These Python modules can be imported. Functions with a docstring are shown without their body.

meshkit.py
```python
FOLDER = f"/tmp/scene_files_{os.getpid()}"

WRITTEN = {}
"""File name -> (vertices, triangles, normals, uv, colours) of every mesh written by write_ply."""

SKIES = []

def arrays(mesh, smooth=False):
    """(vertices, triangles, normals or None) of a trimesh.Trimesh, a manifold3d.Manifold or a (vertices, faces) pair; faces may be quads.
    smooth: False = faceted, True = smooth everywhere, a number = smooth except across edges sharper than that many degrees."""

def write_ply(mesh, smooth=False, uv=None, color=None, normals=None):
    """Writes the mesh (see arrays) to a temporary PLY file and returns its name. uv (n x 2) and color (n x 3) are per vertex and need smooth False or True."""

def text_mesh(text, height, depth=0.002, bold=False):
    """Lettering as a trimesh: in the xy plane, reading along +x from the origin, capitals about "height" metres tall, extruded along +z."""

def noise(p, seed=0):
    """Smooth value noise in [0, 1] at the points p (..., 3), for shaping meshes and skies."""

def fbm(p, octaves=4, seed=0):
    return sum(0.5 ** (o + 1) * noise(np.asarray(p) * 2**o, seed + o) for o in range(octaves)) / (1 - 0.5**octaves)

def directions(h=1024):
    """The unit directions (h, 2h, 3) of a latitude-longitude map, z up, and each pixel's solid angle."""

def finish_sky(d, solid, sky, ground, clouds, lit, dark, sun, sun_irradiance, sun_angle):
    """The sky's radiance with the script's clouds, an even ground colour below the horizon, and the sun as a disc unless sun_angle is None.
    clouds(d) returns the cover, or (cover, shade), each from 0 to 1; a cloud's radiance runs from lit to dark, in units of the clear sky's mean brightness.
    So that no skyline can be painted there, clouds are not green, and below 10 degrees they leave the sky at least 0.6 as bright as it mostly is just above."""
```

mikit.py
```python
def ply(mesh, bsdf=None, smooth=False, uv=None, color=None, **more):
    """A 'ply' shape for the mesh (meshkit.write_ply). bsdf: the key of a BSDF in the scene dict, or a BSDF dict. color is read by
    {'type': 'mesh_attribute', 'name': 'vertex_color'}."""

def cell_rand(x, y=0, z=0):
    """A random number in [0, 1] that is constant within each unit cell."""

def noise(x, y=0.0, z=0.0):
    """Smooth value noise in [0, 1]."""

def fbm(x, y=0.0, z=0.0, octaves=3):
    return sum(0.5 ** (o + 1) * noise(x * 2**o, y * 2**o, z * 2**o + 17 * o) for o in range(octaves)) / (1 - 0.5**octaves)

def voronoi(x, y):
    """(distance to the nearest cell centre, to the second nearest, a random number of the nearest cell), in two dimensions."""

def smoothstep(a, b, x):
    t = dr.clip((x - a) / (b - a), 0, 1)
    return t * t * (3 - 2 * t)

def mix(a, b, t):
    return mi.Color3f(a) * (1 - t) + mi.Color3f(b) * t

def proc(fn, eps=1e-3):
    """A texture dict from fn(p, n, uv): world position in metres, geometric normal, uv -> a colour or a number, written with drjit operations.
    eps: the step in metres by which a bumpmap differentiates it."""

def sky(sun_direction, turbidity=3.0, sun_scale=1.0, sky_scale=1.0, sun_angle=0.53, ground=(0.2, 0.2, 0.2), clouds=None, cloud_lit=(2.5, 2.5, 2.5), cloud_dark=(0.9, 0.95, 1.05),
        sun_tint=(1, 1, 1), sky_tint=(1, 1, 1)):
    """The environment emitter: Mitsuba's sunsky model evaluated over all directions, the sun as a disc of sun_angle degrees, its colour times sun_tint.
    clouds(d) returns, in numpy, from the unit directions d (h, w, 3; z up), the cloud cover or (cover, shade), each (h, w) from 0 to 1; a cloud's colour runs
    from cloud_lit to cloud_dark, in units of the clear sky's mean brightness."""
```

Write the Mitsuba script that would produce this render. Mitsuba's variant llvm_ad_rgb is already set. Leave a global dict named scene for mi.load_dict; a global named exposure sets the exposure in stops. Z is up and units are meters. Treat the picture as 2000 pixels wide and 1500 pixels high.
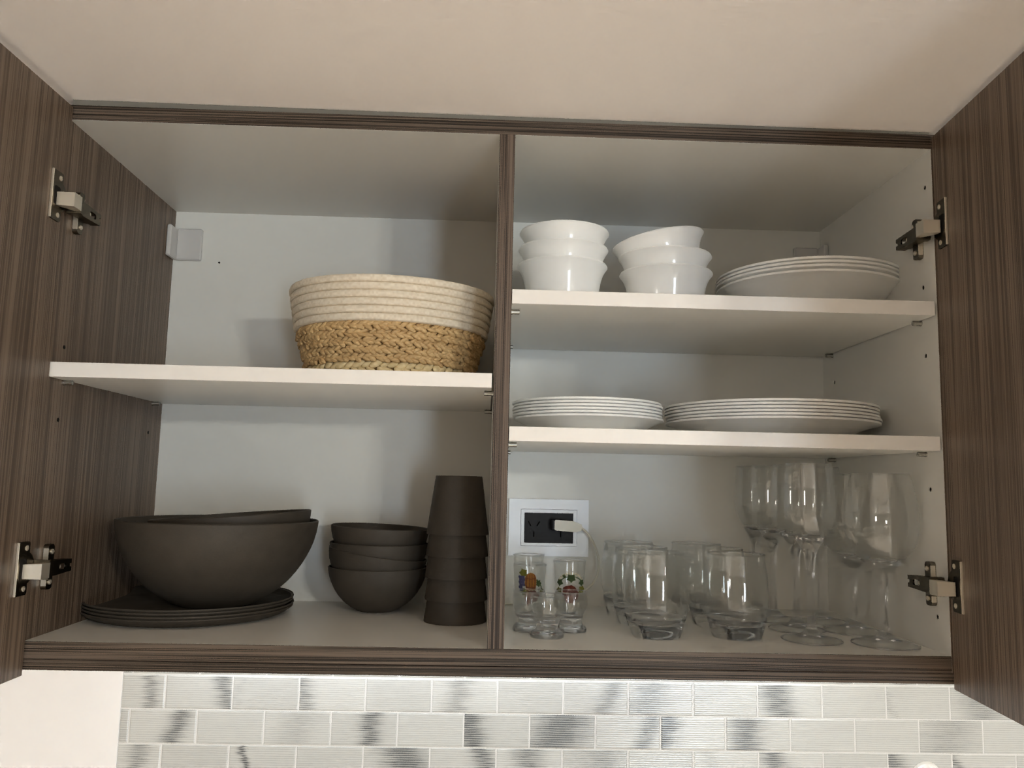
import math
import numpy as np
import trimesh
import drjit as dr
import mitsuba as mi
import mikit
import meshkit
from scipy.interpolate import PchipInterpolator
from scipy.spatial import ConvexHull
from shapely.geometry import Polygon, Point, LineString, box as sbox
from shapely import affinity
from shapely.ops import unary_union

T = mi.ScalarTransform4f
rng = np.random.default_rng(7)
scene, labels = {}, {}

# ------------------------------------------------------------------ camera
CAM = np.array([0.48660, -0.90533, 0.17883])
YAW, PITCH, ROLL, FPX = 0.028524, 0.119699, 0.022334, 1591.68


def camera_axes():
    cy, sy, cp, sp = math.cos(YAW), math.sin(YAW), math.cos(PITCH), math.sin(PITCH)
    f = np.array([sy * cp, cy * cp, sp])
    r = np.array([cy, -sy, 0.0])
    u = np.cross(r, f)
    return f, u * math.cos(ROLL) - r * math.sin(ROLL)


FWD, UP = camera_axes()
scene['camera'] = {'type': 'perspective', 'fov': math.degrees(2 * math.atan(1000 / FPX)), 'fov_axis': 'x', 'near_clip': 0.02, 'far_clip': 50.0,
                   'to_world': T().look_at(origin=CAM.tolist(), target=(CAM + FWD).tolist(), up=UP.tolist())}
exposure = 0.9
LAMP_RADIANCE = [225.0, 222.0, 202.0]       # three warm globes of the ceiling lamp
WINDOW_RADIANCE = [10.5, 12.2, 13.8]           # cool daylight through the tall window
ADDED_SPOT_RADIANCE = [490.0, 446.0, 408.0]     # added unseen cans, so the floor bounces light to the ceiling
ADDED_DRUM_RADIANCE = [7.5, 7.3, 6.8]           # added unseen drum, broad fill from the front left
LED_RADIANCE = [6.3, 6.6, 7.0]           #              # strip under the cabinet
ROOM = dict(x0=-2.6, x1=3.6, y0=-4.6, y1=0.3435, z0=-1.5)

# ------------------------------------------------------------------ helpers
used = {}


def numbered(name):
    k = used.get(name, 0)
    used[name] = k + 1
    return name if k == 0 else f'{name}_{k:03d}'


def key_of(name, parent=None):
    return numbered(name if parent is None else parent + '__' + name)


def add(name, mesh, bsdf, parent=None, smooth=False, label=None, cat=None, group=None, kind=None, **more):
    key = key_of(name, parent)
    scene[key] = mikit.ply(mesh, bsdf, smooth=smooth, **more)
    tag(key, label, cat, group, kind)
    return key


def tag(key, label=None, cat=None, group=None, kind=None):
    d = {k: v for k, v in (('label', label), ('category', cat), ('group', group), ('kind', kind)) if v}
    if d:
        labels[key] = d


def put(name, shape, parent=None, place=None, label=None, cat=None, group=None):
    """One more copy of a ready ply dict at another place."""
    key = key_of(name, parent)
    scene[key] = {**shape, 'to_world': place} if place is not None else dict(shape)
    tag(key, label, cat, group)
    return key


def thing(name, label, cat, group=None):
    key = numbered(name)
    tag(key, label, cat, group)
    return key


def hull(pts):
    m = trimesh.Trimesh(np.asarray(pts, float), process=False).convex_hull
    return m


def rbox(x0, x1, y0, y1, z0, z1, b=0.0006):
    """A box with chamfered edges."""
    if b <= 0:
        return trimesh.creation.box(bounds=[[x0, y0, z0], [x1, y1, z1]])
    pts = []
    for sx, X in ((1, x0), (-1, x1)):
        for sy, Y in ((1, y0), (-1, y1)):
            for sz, Z in ((1, z0), (-1, z1)):
                pts += [(X + sx * b, Y + sy * b, Z), (X + sx * b, Y, Z + sz * b), (X, Y + sy * b, Z + sz * b)]
    return hull(pts)


def lathe(profile, n=72, wobble=None):
    """Closed solid of revolution about z of a list of (r, z) that starts and ends on the axis (or closes on itself)."""
    prof = np.asarray(profile, float)
    ang = np.arange(n) * 2 * np.pi / n
    verts, rows = [], []
    for r, z in prof:
        if r < 1e-7:
            rows.append([len(verts)])
            verts.append((0, 0, z))
        else:
            rows.append(list(range(len(verts), len(verts) + n)))
            verts += [(r * math.cos(a), r * math.sin(a), z) for a in ang]
    faces = []
    pairs = list(zip(rows[:-1], rows[1:]))
    if len(rows[0]) > 1 and len(rows[-1]) > 1:
        pairs.append((rows[-1], rows[0]))
    for a, b in pairs:
        for i in range(n):
            j = (i + 1) % n
            if len(a) == 1 and len(b) == 1:
                continue
            if len(a) == 1:
                faces.append((a[0], b[j], b[i]))
            elif len(b) == 1:
                faces.append((a[i], a[j], b[0]))
            else:
                faces += [(a[i], a[j], b[j]), (a[i], b[j], b[i])]
    m = trimesh.Trimesh(np.array(verts), np.array(faces), process=False)
    if m.volume < 0:
        m.invert()
    return m


def curve(pts, n=24):
    """A smooth curve through (r, z) points."""
    p = np.asarray(pts, float)
    s = np.r_[0, np.cumsum(np.linalg.norm(np.diff(p, axis=0), axis=1))]
    t = np.linspace(0, s[-1], n)
    return list(zip(np.maximum(PchipInterpolator(s, p[:, 0])(t), 0), PchipInterpolator(s, p[:, 1])(t)))


def offset_in(pts, d):
    """The curve moved by d to its left-hand (inner) side."""
    p = np.asarray(pts, float)
    t = np.gradient(p, axis=0)
    t /= np.linalg.norm(t, axis=1, keepdims=True) + 1e-12
    return p + d * np.c_[-t[:, 1], t[:, 0]]


def tube(path, r, n=10, caps=True):
    p = np.asarray(path, float)
    t = np.gradient(p, axis=0)
    t /= np.linalg.norm(t, axis=1, keepdims=True)
    ref = np.array([0, 0, 1.0]) if abs(t[0][2]) < 0.9 else np.array([1.0, 0, 0])
    verts, faces = [], []
    nrm = np.cross(t[0], ref)
    for i in range(len(p)):
        nrm = nrm - t[i] * (nrm @ t[i])
        nrm /= np.linalg.norm(nrm)
        bi = np.cross(t[i], nrm)
        a = np.arange(n) * 2 * np.pi / n
        verts.append(p[i] + r * (np.cos(a)[:, None] * nrm + np.sin(a)[:, None] * bi))
    verts = np.vstack(verts)
    for i in range(len(p) - 1):
        for k in range(n):
            a, b, c, d = i * n + k, i * n + (k + 1) % n, (i + 1) * n + (k + 1) % n, (i + 1) * n + k
            faces += [(a, b, c), (a, c, d)]
    for base, flip in ((0, True), ((len(p) - 1) * n, False)):
        for k in range(1, n - 1):
            f = (base, base + k, base + k + 1)
            faces.append(f[::-1] if flip else f)
    m = trimesh.Trimesh(verts, np.array(faces), process=False)
    if m.volume < 0:
        m.invert()
    return m


def smooth_path(pts, n=60):
    p = np.asarray(pts, float)
    s = np.r_[0, np.cumsum(np.linalg.norm(np.diff(p, axis=0), axis=1))]
    t = np.linspace(0, s[-1], n)
    from scipy.interpolate import CubicSpline
    return np.c_[[CubicSpline(s, p[:, k])(t) for k in range(p.shape[1])]].T


def extrude(poly, h):
    return trimesh.util.concatenate([trimesh.creation.extrude_polygon(g, h, engine='earcut') for g in getattr(poly, 'geoms', [poly])])


def cat(*ms):
    return trimesh.util.concatenate(list(ms))


def moved(m, x=0, y=0, z=0, tilt_y=0.0, tilt_x=0.0, rz=0.0, about_z=0.0):
    m = m.copy()
    R = trimesh.transformations.rotation_matrix
    if about_z:
        m.apply_translation([0, 0, -about_z])
    if rz:
        m.apply_transform(R(rz, [0, 0, 1]))
    if tilt_x:
        m.apply_transform(R(tilt_x, [1, 0, 0]))
    if tilt_y:
        m.apply_transform(R(tilt_y, [0, 1, 0]))
    m.apply_translation([x, y, z + about_z])
    return m


def at(x, y, z, tilt_y=0.0, pivot=0.0, rz=0.0):
    """Placement: tilt (degrees) about the y axis through height pivot, then moved."""
    t = T().translate([x, y, z])
    if tilt_y:
        t = t @ T().translate([0, 0, pivot]) @ T().rotate([0, 1, 0], tilt_y) @ T().translate([0, 0, -pivot])
    if rz:
        t = t @ T().rotate([0, 0, 1], rz)
    return t


# ------------------------------------------------------------------ materials
def rgb(*c):
    return {'type': 'rgb', 'value': list(c)}


def princ(color, rough=0.5, spec=0.5, metallic=0.0, **more):
    return {'type': 'principled', 'base_color': color if isinstance(color, dict) else rgb(*color), 'roughness': rough, 'specular': spec, 'metallic': metallic, **more}


def two(b):
    return {'type': 'twosided', 'bsdf': b}


def wood_color(a, l, seed, lo=(0.062, 0.042, 0.029), hi=(0.160, 0.117, 0.086), a0=0.22, a1=0.78):
    """Fine straight grain: a runs across the grain, l along it (metres)."""
    warp = mikit.fbm(a * 14 + seed, l * 1.6, 3.0, octaves=2)
    fine = mikit.noise(a * 800 + warp * 8, l * 5 + seed, 1.0)
    mid = mikit.noise(a * 310 + warp * 5, l * 2.4, 5.0 + seed)
    wide = mikit.noise(a * 46 + warp * 2.5, l * 1.1, 9.0 + seed)
    speck = mikit.noise(a * 900, l * 60, 2.0)
    g = 0.50 * fine + 0.28 * mid + 0.16 * wide + 0.06 * speck
    g = mikit.smoothstep(a0, a1, g)
    return mikit.mix(lo, hi, g)


scene['wood_upright'] = princ(mikit.proc(lambda p, n, uv: wood_color(p.x + p.y, p.z, 2.0)), 0.42, 0.35)
scene['wood_level'] = princ(mikit.proc(lambda p, n, uv: wood_color(p.z * 1.9 + p.y * 0.3, p.x, 7.0, (0.018, 0.012, 0.008), (0.118, 0.089, 0.069), 0.30, 0.70)), 0.5, 0.25)
scene['wood_edge'] = princ(mikit.proc(lambda p, n, uv: wood_color(p.x * 1.7, p.z, 4.0, (0.022, 0.014, 0.010), (0.135, 0.100, 0.078), 0.30, 0.70)), 0.5, 0.25)
scene['white_board'] = princ((0.58, 0.572, 0.54), 0.32, 0.45)
scene['white_edge'] = princ((0.80, 0.775, 0.735), 0.40, 0.40)
scene['back_board'] = princ((0.66, 0.655, 0.62), 0.45, 0.35)


def ceiling_relief(p, n, uv):
    return mikit.fbm(p.x * 90, p.y * 420, 1.0, octaves=2)


scene['ceiling_paint'] = two({'type': 'bumpmap', 'arbitrary': {'type': 'proc', **{k: v for k, v in mikit.proc(ceiling_relief, 4e-4).items() if k != 'type'}}, 'scale': 0.00035,
                              'bsdf': princ((0.90, 0.845, 0.80), 0.6, 0.3)})
scene['wall_paint'] = two(princ((0.88, 0.87, 0.865), 0.7, 0.25))
scene['room_paint'] = two({'type': 'diffuse', 'reflectance': rgb(0.36, 0.335, 0.30)})
scene['floor_tile'] = two(princ((0.68, 0.62, 0.54), 0.5, 0.3))
scene['counter_stone'] = princ((0.72, 0.70, 0.66), 0.3, 0.5)
scene['grout'] = princ((0.72, 0.72, 0.71), 0.8, 0.2)
scene['gap_shade'] = two(princ((0.17, 0.16, 0.14), 0.7, 0.2))  # dark colour carries the shade of the ceiling gap


def tile_color(p, n, uv):
    u, code = uv.x - dr.floor(uv.x), dr.floor(uv.x)
    pos = dr.floor(code / 100)
    strength = dr.floor((code - pos * 100) / 10)
    width = (code - pos * 100 - strength * 10) * 0.05
    pos, strength = pos * 0.05, strength / 9.0
    slant = (uv.y - dr.floor(uv.y) - 0.5) * (mikit.cell_rand(code, dr.floor(uv.y), 4) - 0.5) * 0.5
    ragged = (mikit.noise(p.z * 900, p.x * 30, 2.0) - 0.5) * 0.16
    d = (u + slant + ragged - pos) / dr.maximum(width, 0.01)
    streak = strength * dr.exp(-d * d)
    line = 0.5 + 0.5 * dr.sin(p.z * (2 * math.pi / 0.0031) + 1.4 * mikit.noise(p.x * 70, p.z * 200, 3.0))
    line = line * (0.6 + 0.4 * mikit.noise(p.x * 140, p.z * 400, 5.0))
    tone = 0.92 + 0.12 * (mikit.cell_rand(code, dr.floor(uv.y), 1) - 0.5)
    dark = dr.clip(0.26 * line + streak * (0.52 + 0.60 * line), 0, 0.95)
    return mikit.mix((0.655, 0.665, 0.645), (0.075, 0.083, 0.095), dark) * tone


def tile_ribs(p, n, uv):
    return 0.5 + 0.5 * dr.sin(p.z * (2 * math.pi / 0.0031) + 1.4 * mikit.noise(p.x * 70, p.z * 200, 3.0))


scene['glass_tile'] = {'type': 'bumpmap', 'arbitrary': mikit.proc(tile_ribs, 3e-4), 'scale': 0.00016,
                       'bsdf': princ(mikit.proc(tile_color), 0.22, 0.5)}


def speckled(lo, hi):
    def fn(p, n, uv):
        s = mikit.noise(p.x * 1500, p.y * 1500, p.z * 1500)
        w = mikit.fbm(p.x * 60, p.y * 60, p.z * 60, octaves=2)
        return mikit.mix(lo, hi, dr.clip(0.45 * s + 0.55 * w, 0, 1))
    return mikit.proc(fn)


scene['dark_fibre'] = princ(speckled((0.031, 0.0255, 0.0195), (0.054, 0.045, 0.035)), 0.62, 0.35)
scene['porcelain'] = princ((0.93, 0.93, 0.905), 0.10, 0.5)
scene['glass'] = {'type': 'dielectric', 'int_ior': 1.5, 'ext_ior': 1.0}
scene['thin_glass'] = {'type': 'thindielectric', 'int_ior': 1.34, 'ext_ior': 1.0, 'specular_transmittance': rgb(0.966, 0.969, 0.965)}
scene['fine_glass'] = {'type': 'thindielectric', 'int_ior': 1.42, 'ext_ior': 1.0, 'specular_transmittance': rgb(0.974, 0.976, 0.973)}
scene['nickel'] = {'type': 'twosided', 'bsdf': {'type': 'roughconductor', 'alpha': 0.16, 'specular_reflectance': rgb(0.30, 0.27, 0.225), 'eta': rgb(1.9, 1.8, 1.7), 'k': rgb(3.5, 3.3, 3.0)}}
scene['bright_pin'] = {'type': 'twosided', 'bsdf': {'type': 'roughconductor', 'alpha': 0.2, 'specular_reflectance': rgb(0.80, 0.80, 0.78), 'eta': rgb(1.9, 1.8, 1.7), 'k': rgb(3.5, 3.3, 3.0)}}
scene['satin_nickel'] = princ((0.83, 0.76, 0.64), 0.38, 0.5, 0.85)
scene['black_hole'] = princ((0.012, 0.011, 0.010), 0.9, 0.1)
scene['grey_plastic'] = princ((0.52, 0.51, 0.50), 0.4, 0.4)
scene['outlet_white'] = princ((0.80, 0.83, 0.88), 0.25, 0.5)
scene['outlet_black'] = princ((0.008, 0.008, 0.009), 0.45, 0.15)
scene['cable_plastic'] = princ((0.66, 0.64, 0.56), 0.4, 0.4)
scene['cotton'] = princ(mikit.proc(lambda p, n, uv: mikit.mix((0.62, 0.54, 0.42), (0.78, 0.71, 0.59), mikit.noise(p.x * 420, p.y * 420, p.z * 300))), 0.85, 0.15)


def straw_color(p, n, uv):
    a = mikit.noise(p.x * 420, p.y * 420, p.z * 640)
    b = mikit.noise(p.x * 60, p.y * 60, p.z * 110)
    c = mikit.mix((0.33, 0.195, 0.080), (0.66, 0.47, 0.235), dr.clip(0.55 * a + 0.5 * b, 0, 1))
    return c


def pale_straw(p, n, uv):
    return mikit.mix((0.52, 0.40, 0.20), (0.74, 0.62, 0.38), mikit.noise(p.x * 260, p.y * 260, p.z * 260))


scene['straw'] = princ(mikit.proc(straw_color), 0.55, 0.35)
scene['pale_straw'] = princ(mikit.proc(pale_straw), 0.55, 0.35)
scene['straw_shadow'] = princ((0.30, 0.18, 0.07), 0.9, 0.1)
for nm, c in {'leaf': (0.035, 0.050, 0.022), 'moss': (0.09, 0.085, 0.018), 'grape': (0.045, 0.042, 0.085), 'barrel': (0.16, 0.072, 0.020), 'wine': (0.075, 0.020, 0.014), 'gold': (0.48, 0.40, 0.20)}.items():
    scene['ink_' + nm] = two({'type': 'diffuse', 'reflectance': rgb(*c)})

# ------------------------------------------------------------------ room shell
R = ROOM
CEIL_L, CEIL_R = 0.6050, 0.6012             # the ceiling drops a little to the right


def ceil_z(x):
    return CEIL_L + (CEIL_R - CEIL_L) * min(max(x, -0.5), 1.5)


def ceiling_mesh():
    xs = [R['x0'], -0.5, 1.5, R['x1']]
    v, f = [], []
    for x in xs:
        for y in (R['y0'], R['y1'] + 0.1):
            for dz in (0, 0.1):
                v.append((x, y, ceil_z(x) + dz))
    for i in range(3):
        a, b = i * 4, i * 4 + 4
        f += [(a, a + 2, b + 2, b), (a + 1, b + 1, b + 3, a + 3)]
        f += [(a, b, b + 1, a + 1), (a + 2, a + 3, b + 3, b + 2)]
    f += [(0, 1, 3, 2), (12, 14, 15, 13)]
    return trimesh.Trimesh(*meshkit.arrays((v, f))[:2], process=False)


add('ceiling', ceiling_mesh(), 'ceiling_paint', label='warm white ceiling just above the open cabinet', kind='structure')
add('floor', trimesh.creation.box(bounds=[[R['x0'], R['y0'], R['z0'] - 0.1], [R['x1'], R['y1'], R['z0']]]), 'floor_tile', label='kitchen floor below the cabinet', kind='structure')
back = add('wall_back', trimesh.creation.box(bounds=[[R['x0'], R['y1'], R['z0']], [R['x1'], R['y1'] + 0.1, 0.62]]), 'wall_paint', label='kitchen wall behind the cabinet', kind='structure')
add('wall_left', trimesh.creation.box(bounds=[[R['x0'] - 0.1, R['y0'], R['z0']], [R['x0'], R['y1'], 0.62]]), 'room_paint', label='wall at the left of the kitchen', kind='structure')
add('wall_right', trimesh.creation.box(bounds=[[R['x1'], R['y0'], R['z0']], [R['x1'] + 0.1, R['y1'], 0.62]]), 'room_paint', label='wall at the right of the kitchen', kind='structure')
WX0, WX1, WZ0, WZ1 = 1.55, 2.15, -1.1, 0.30   # tall window behind the photographer
front = cat(trimesh.creation.box(bounds=[[R['x0'], R['y0'] - 0.1, R['z0']], [WX0, R['y0'], 0.62]]),
            trimesh.creation.box(bounds=[[WX1, R['y0'] - 0.1, R['z0']], [R['x1'], R['y0'], 0.62]]),
            trimesh.creation.box(bounds=[[WX0, R['y0'] - 0.1, R['z0']], [WX1, R['y0'], WZ0]]),
            trimesh.creation.box(bounds=[[WX0, R['y0'] - 0.1, WZ1], [WX1, R['y0'], 0.62]]))
add('wall_front', front, 'room_paint', label='wall behind the photographer', kind='structure')
# plain plaster left of the tiles, flush with them
TX0 = -0.0345
add('plaster', rbox(-0.9, TX0 - 0.0004, 0.3400, 0.3436, -0.60, 0.60, 0.0004), 'wall_paint', back)
add('grout', rbox(TX0, 1.75, 0.3412, 0.3436, -0.4016, -0.013, 0.0), 'grout', back)

# glass tiles: one part each; streak codes = position/20 * 100 + strength * 10 + width/20
PITCH_X, PITCH_Z, GR = 0.0967, 0.0484, 0.0020
ROWS = {  # row -> (first joint x, z of the upper joint, [codes from the piece left of the first joint])
    0: (-0.0210, -0.0626, []),
    1: (0.0275, -0.1110, [1652, 1863, 211, 153, 0, 844, 101, 1453, 656, 0, 675, 111, 121, 946, 0, 1231]),
    2: (-0.0210, -0.1594, [1039, 1473, 0, 1025, 1273, 0, 284, 989, 1663, 184, 675, 0, 0, 939, 0, 842]),
    3: (0.0275, -0.2078, [1353, 0, 581, 0, 1387, 1773, 1065, 1246, 0, 522, 574, 0, 274, 162, 945, 0]),
    5: (0.0275, -0.3046, []),
    6: (-0.0210, -0.3530, []),
    4: (-0.0210, -0.2562, [0, 842, 1353, 0, 353, 945, 0, 262, 1452, 0, 745, 0, 343, 0, 1251, 0]),
}


def tile_mesh(x0, x1, z0, z1, code, row):
    """A pane with sloped edges, proud of the grout."""
    y0, y1, b = 0.3404, 0.3424, 0.0016
    v = [(x0 + b, y0, z0 + b), (x1 - b, y0, z0 + b), (x1 - b, y0, z1 - b), (x0 + b, y0, z1 - b),
         (x0, y0 + 0.0006, z0), (x1, y0 + 0.0006, z0), (x1, y0 + 0.0006, z1), (x0, y0 + 0.0006, z1),
         (x0, y1, z0), (x1, y1, z0), (x1, y1, z1), (x0, y1, z1)]
    f = [(0, 1, 2, 3)]
    for a, c in ((0, 4), (4, 8)):
        for i in range(4):
            j = (i + 1) % 4
            f.append((a + i, c + i, c + j, a + j))
    full = PITCH_X - GR
    xl = x1 - full if x0 < 0 and x1 - x0 < full * 0.95 else x0
    uv = np.array([(code + 0.01 + 0.98 * min(max((p[0] - xl) / full, 0), 1), row + 0.01 + 0.98 * (p[2] - z0) / (z1 - z0)) for p in v])
    return (np.array(v), np.array(f)), uv


for row, (xj, zt_, codes) in ROWS.items():
    z1, z0 = zt_ - GR / 2, zt_ - PITCH_Z + GR / 2
    k = 0
    a, b = TX0 + 0.0006, xj - GR / 2
    while a < 1.70:
        code = codes[k] if k < len(codes) else int(rng.integers(0, 20)) * 100 + int(rng.integers(0, 6)) * 10 + int(rng.integers(1, 5))
        m, uv = tile_mesh(a, b, z0, z1, code, row)
        add('tile', m, 'glass_tile', back, uv=uv)
        a = b + GR
        b = a + PITCH_X - GR
        k += 1

# strip coloured dark to stand for the shaded gap between cabinet and ceiling
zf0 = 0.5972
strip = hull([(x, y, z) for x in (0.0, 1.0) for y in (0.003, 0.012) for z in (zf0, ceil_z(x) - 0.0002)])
add('shade_strip_1', strip, 'gap_shade', label='thin strip painted as the dark shaded gap between cabinet top and ceiling', kind='structure')

add('countertop', rbox(-0.6, 2.4, -0.30, 0.3405, -0.62, -0.58, 0.003), 'counter_stone', label='pale kitchen worktop below the cabinet', kind='structure')

# window behind the photographer and ceiling lamp: the room's light
win = 'window_1'
used[win] = 1
tag(win, 'tall window in the wall behind the photographer', kind='structure')
pane = trimesh.Trimesh(np.array([(WX0, R['y0'] - 0.05, WZ0), (WX1, R['y0'] - 0.05, WZ0), (WX1, R['y0'] - 0.05, WZ1), (WX0, R['y0'] - 0.05, WZ1)]), np.array([(0, 2, 1), (0, 3, 2)]), process=False)
add('pane', pane, {'type': 'diffuse', 'reflectance': rgb(0.1, 0.1, 0.1)}, win, emitter={'type': 'area', 'radiance': rgb(*WINDOW_RADIANCE)})
fr = [rbox(WX0, WX0 + 0.05, R['y0'] - 0.06, R['y0'] + 0.01, WZ0, WZ1, 0.003), rbox(WX1 - 0.05, WX1, R['y0'] - 0.06, R['y0'] + 0.01, WZ0, WZ1, 0.003),
      rbox(WX0, WX1, R['y0'] - 0.06, R['y0'] + 0.01, WZ0, WZ0 + 0.05, 0.003), rbox(WX0, WX1, R['y0'] - 0.06, R['y0'] + 0.01, WZ1 - 0.05, WZ1, 0.003)]
add('frame', cat(*fr), 'wall_paint', win)

LX, LY, LZ = 1.98, -2.85, 0.515
lamp = thing('ceiling_lamp', 'ceiling lamp with three glowing globes behind the photographer', 'ceiling lamp')
lc = ceil_z(LX)
add('canopy', moved(lathe([(0, lc - 0.025), (0.16, lc - 0.025), (0.165, lc - 0.02), (0.165, lc), (0, lc)]), LX, LY, 0), 'satin_nickel', lamp, smooth=30)
for k in range(3):
    a = 0.4 + k * 2 * np.pi / 3
    c = np.array([LX + 0.10 * math.cos(a), LY + 0.10 * math.sin(a), LZ])
    add('stem', tube([(c[0], c[1], LZ + 0.045), (c[0], c[1], lc - 0.024)], 0.008), 'satin_nickel', lamp, smooth=30)
    g = trimesh.creation.icosphere(subdivisions=3, radius=0.048)
    g.apply_translation(c)
    add('globe', g, {'type': 'diffuse', 'reflectance': rgb(0.5, 0.5, 0.5)}, lamp, smooth=True, emitter={'type': 'area', 'radiance': rgb(*LAMP_RADIANCE)})
for k, (x, y, w) in enumerate([(-1.00, -1.05, 'left above the worktop edge'), (-0.40, -1.05, 'left of the camera'), (0.20, -1.05, 'nearly above the camera')]):  # cans added out of view; their floor bounce brightens the ceiling
    dl = thing('added_spot', f'unseen can light added for floor bounce, {w}', 'added light')
    c = ceil_z(x)
    can = lathe([(0.046, c - 0.085), (0.050, c - 0.085), (0.050, c), (0.0, c), (0.0, c - 0.006), (0.046, c - 0.006)], 40)
    add('can', moved(can, x, y, 0), 'black_hole', dl, smooth=30)
    a = np.arange(28) * 2 * np.pi / 28
    v = np.vstack([[(x, y, c - 0.008)], np.c_[x + 0.044 * np.cos(a), y + 0.044 * np.sin(a), np.full(28, c - 0.008)]])
    add('lens', trimesh.Trimesh(v, np.array([(0, 1 + (i + 1) % 28, 1 + i) for i in range(28)]), process=False), {'type': 'diffuse', 'reflectance': rgb(0.5, 0.5, 0.5)}, dl, emitter={'type': 'area', 'radiance': rgb(*ADDED_SPOT_RADIANCE)})
pl = thing('added_drum_light', 'unseen glowing drum added as fill light at the far left', 'pendant lamp')  # drum light added out of view to lift the right compartment
px_, py_ = -1.75, -3.0
drum = lathe([(0.205, 0.06), (0.21, 0.06), (0.21, 0.42), (0.205, 0.42)], 40)
add('shade', moved(drum, px_, py_, 0), {'type': 'diffuse', 'reflectance': rgb(0.6, 0.6, 0.6)}, pl, smooth=30, emitter={'type': 'area', 'radiance': rgb(*ADDED_DRUM_RADIANCE)})
add('cord', tube([(px_, py_, 0.40), (px_, py_, ceil_z(px_))], 0.004), 'black_hole', pl)

# ------------------------------------------------------------------ the cabinet
D, ZT, TT = 0.3221, 0.5797, 0.0174
XD0, XD1 = 0.4921, 0.5099
cab = thing('wall_cabinet', 'open kitchen wall cabinet of dark wood and white board, full of dishes and glasses', 'cabinet')
Tk = 0.0175
add('side_panel', rbox(-Tk, 0, 0.0004, 0.338, -0.018, ZT + TT, 0.0004), 'wood_upright', cab, label='dark wood side panel at the left')


def holed(x, holes, t, z0, z1):
    """A side panel in the yz plane with drilled blind holes on its inner face at x."""
    poly = sbox(0.0004, z0, 0.338, z1)
    for (y, z) in holes:
        poly = poly.difference(Point(y, z).buffer(0.0027, 8))
    m = extrude(poly, 0.008)                                 # (y, z, depth)
    m.apply_transform(np.array([[0, 0, 1, x], [1, 0, 0, 0], [0, 1, 0, 0], [0, 0, 0, 1.0]]))
    return cat(m, trimesh.creation.box(bounds=[[x + 0.008, 0.0004, z0], [x + t, 0.338, z1]]))


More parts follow.
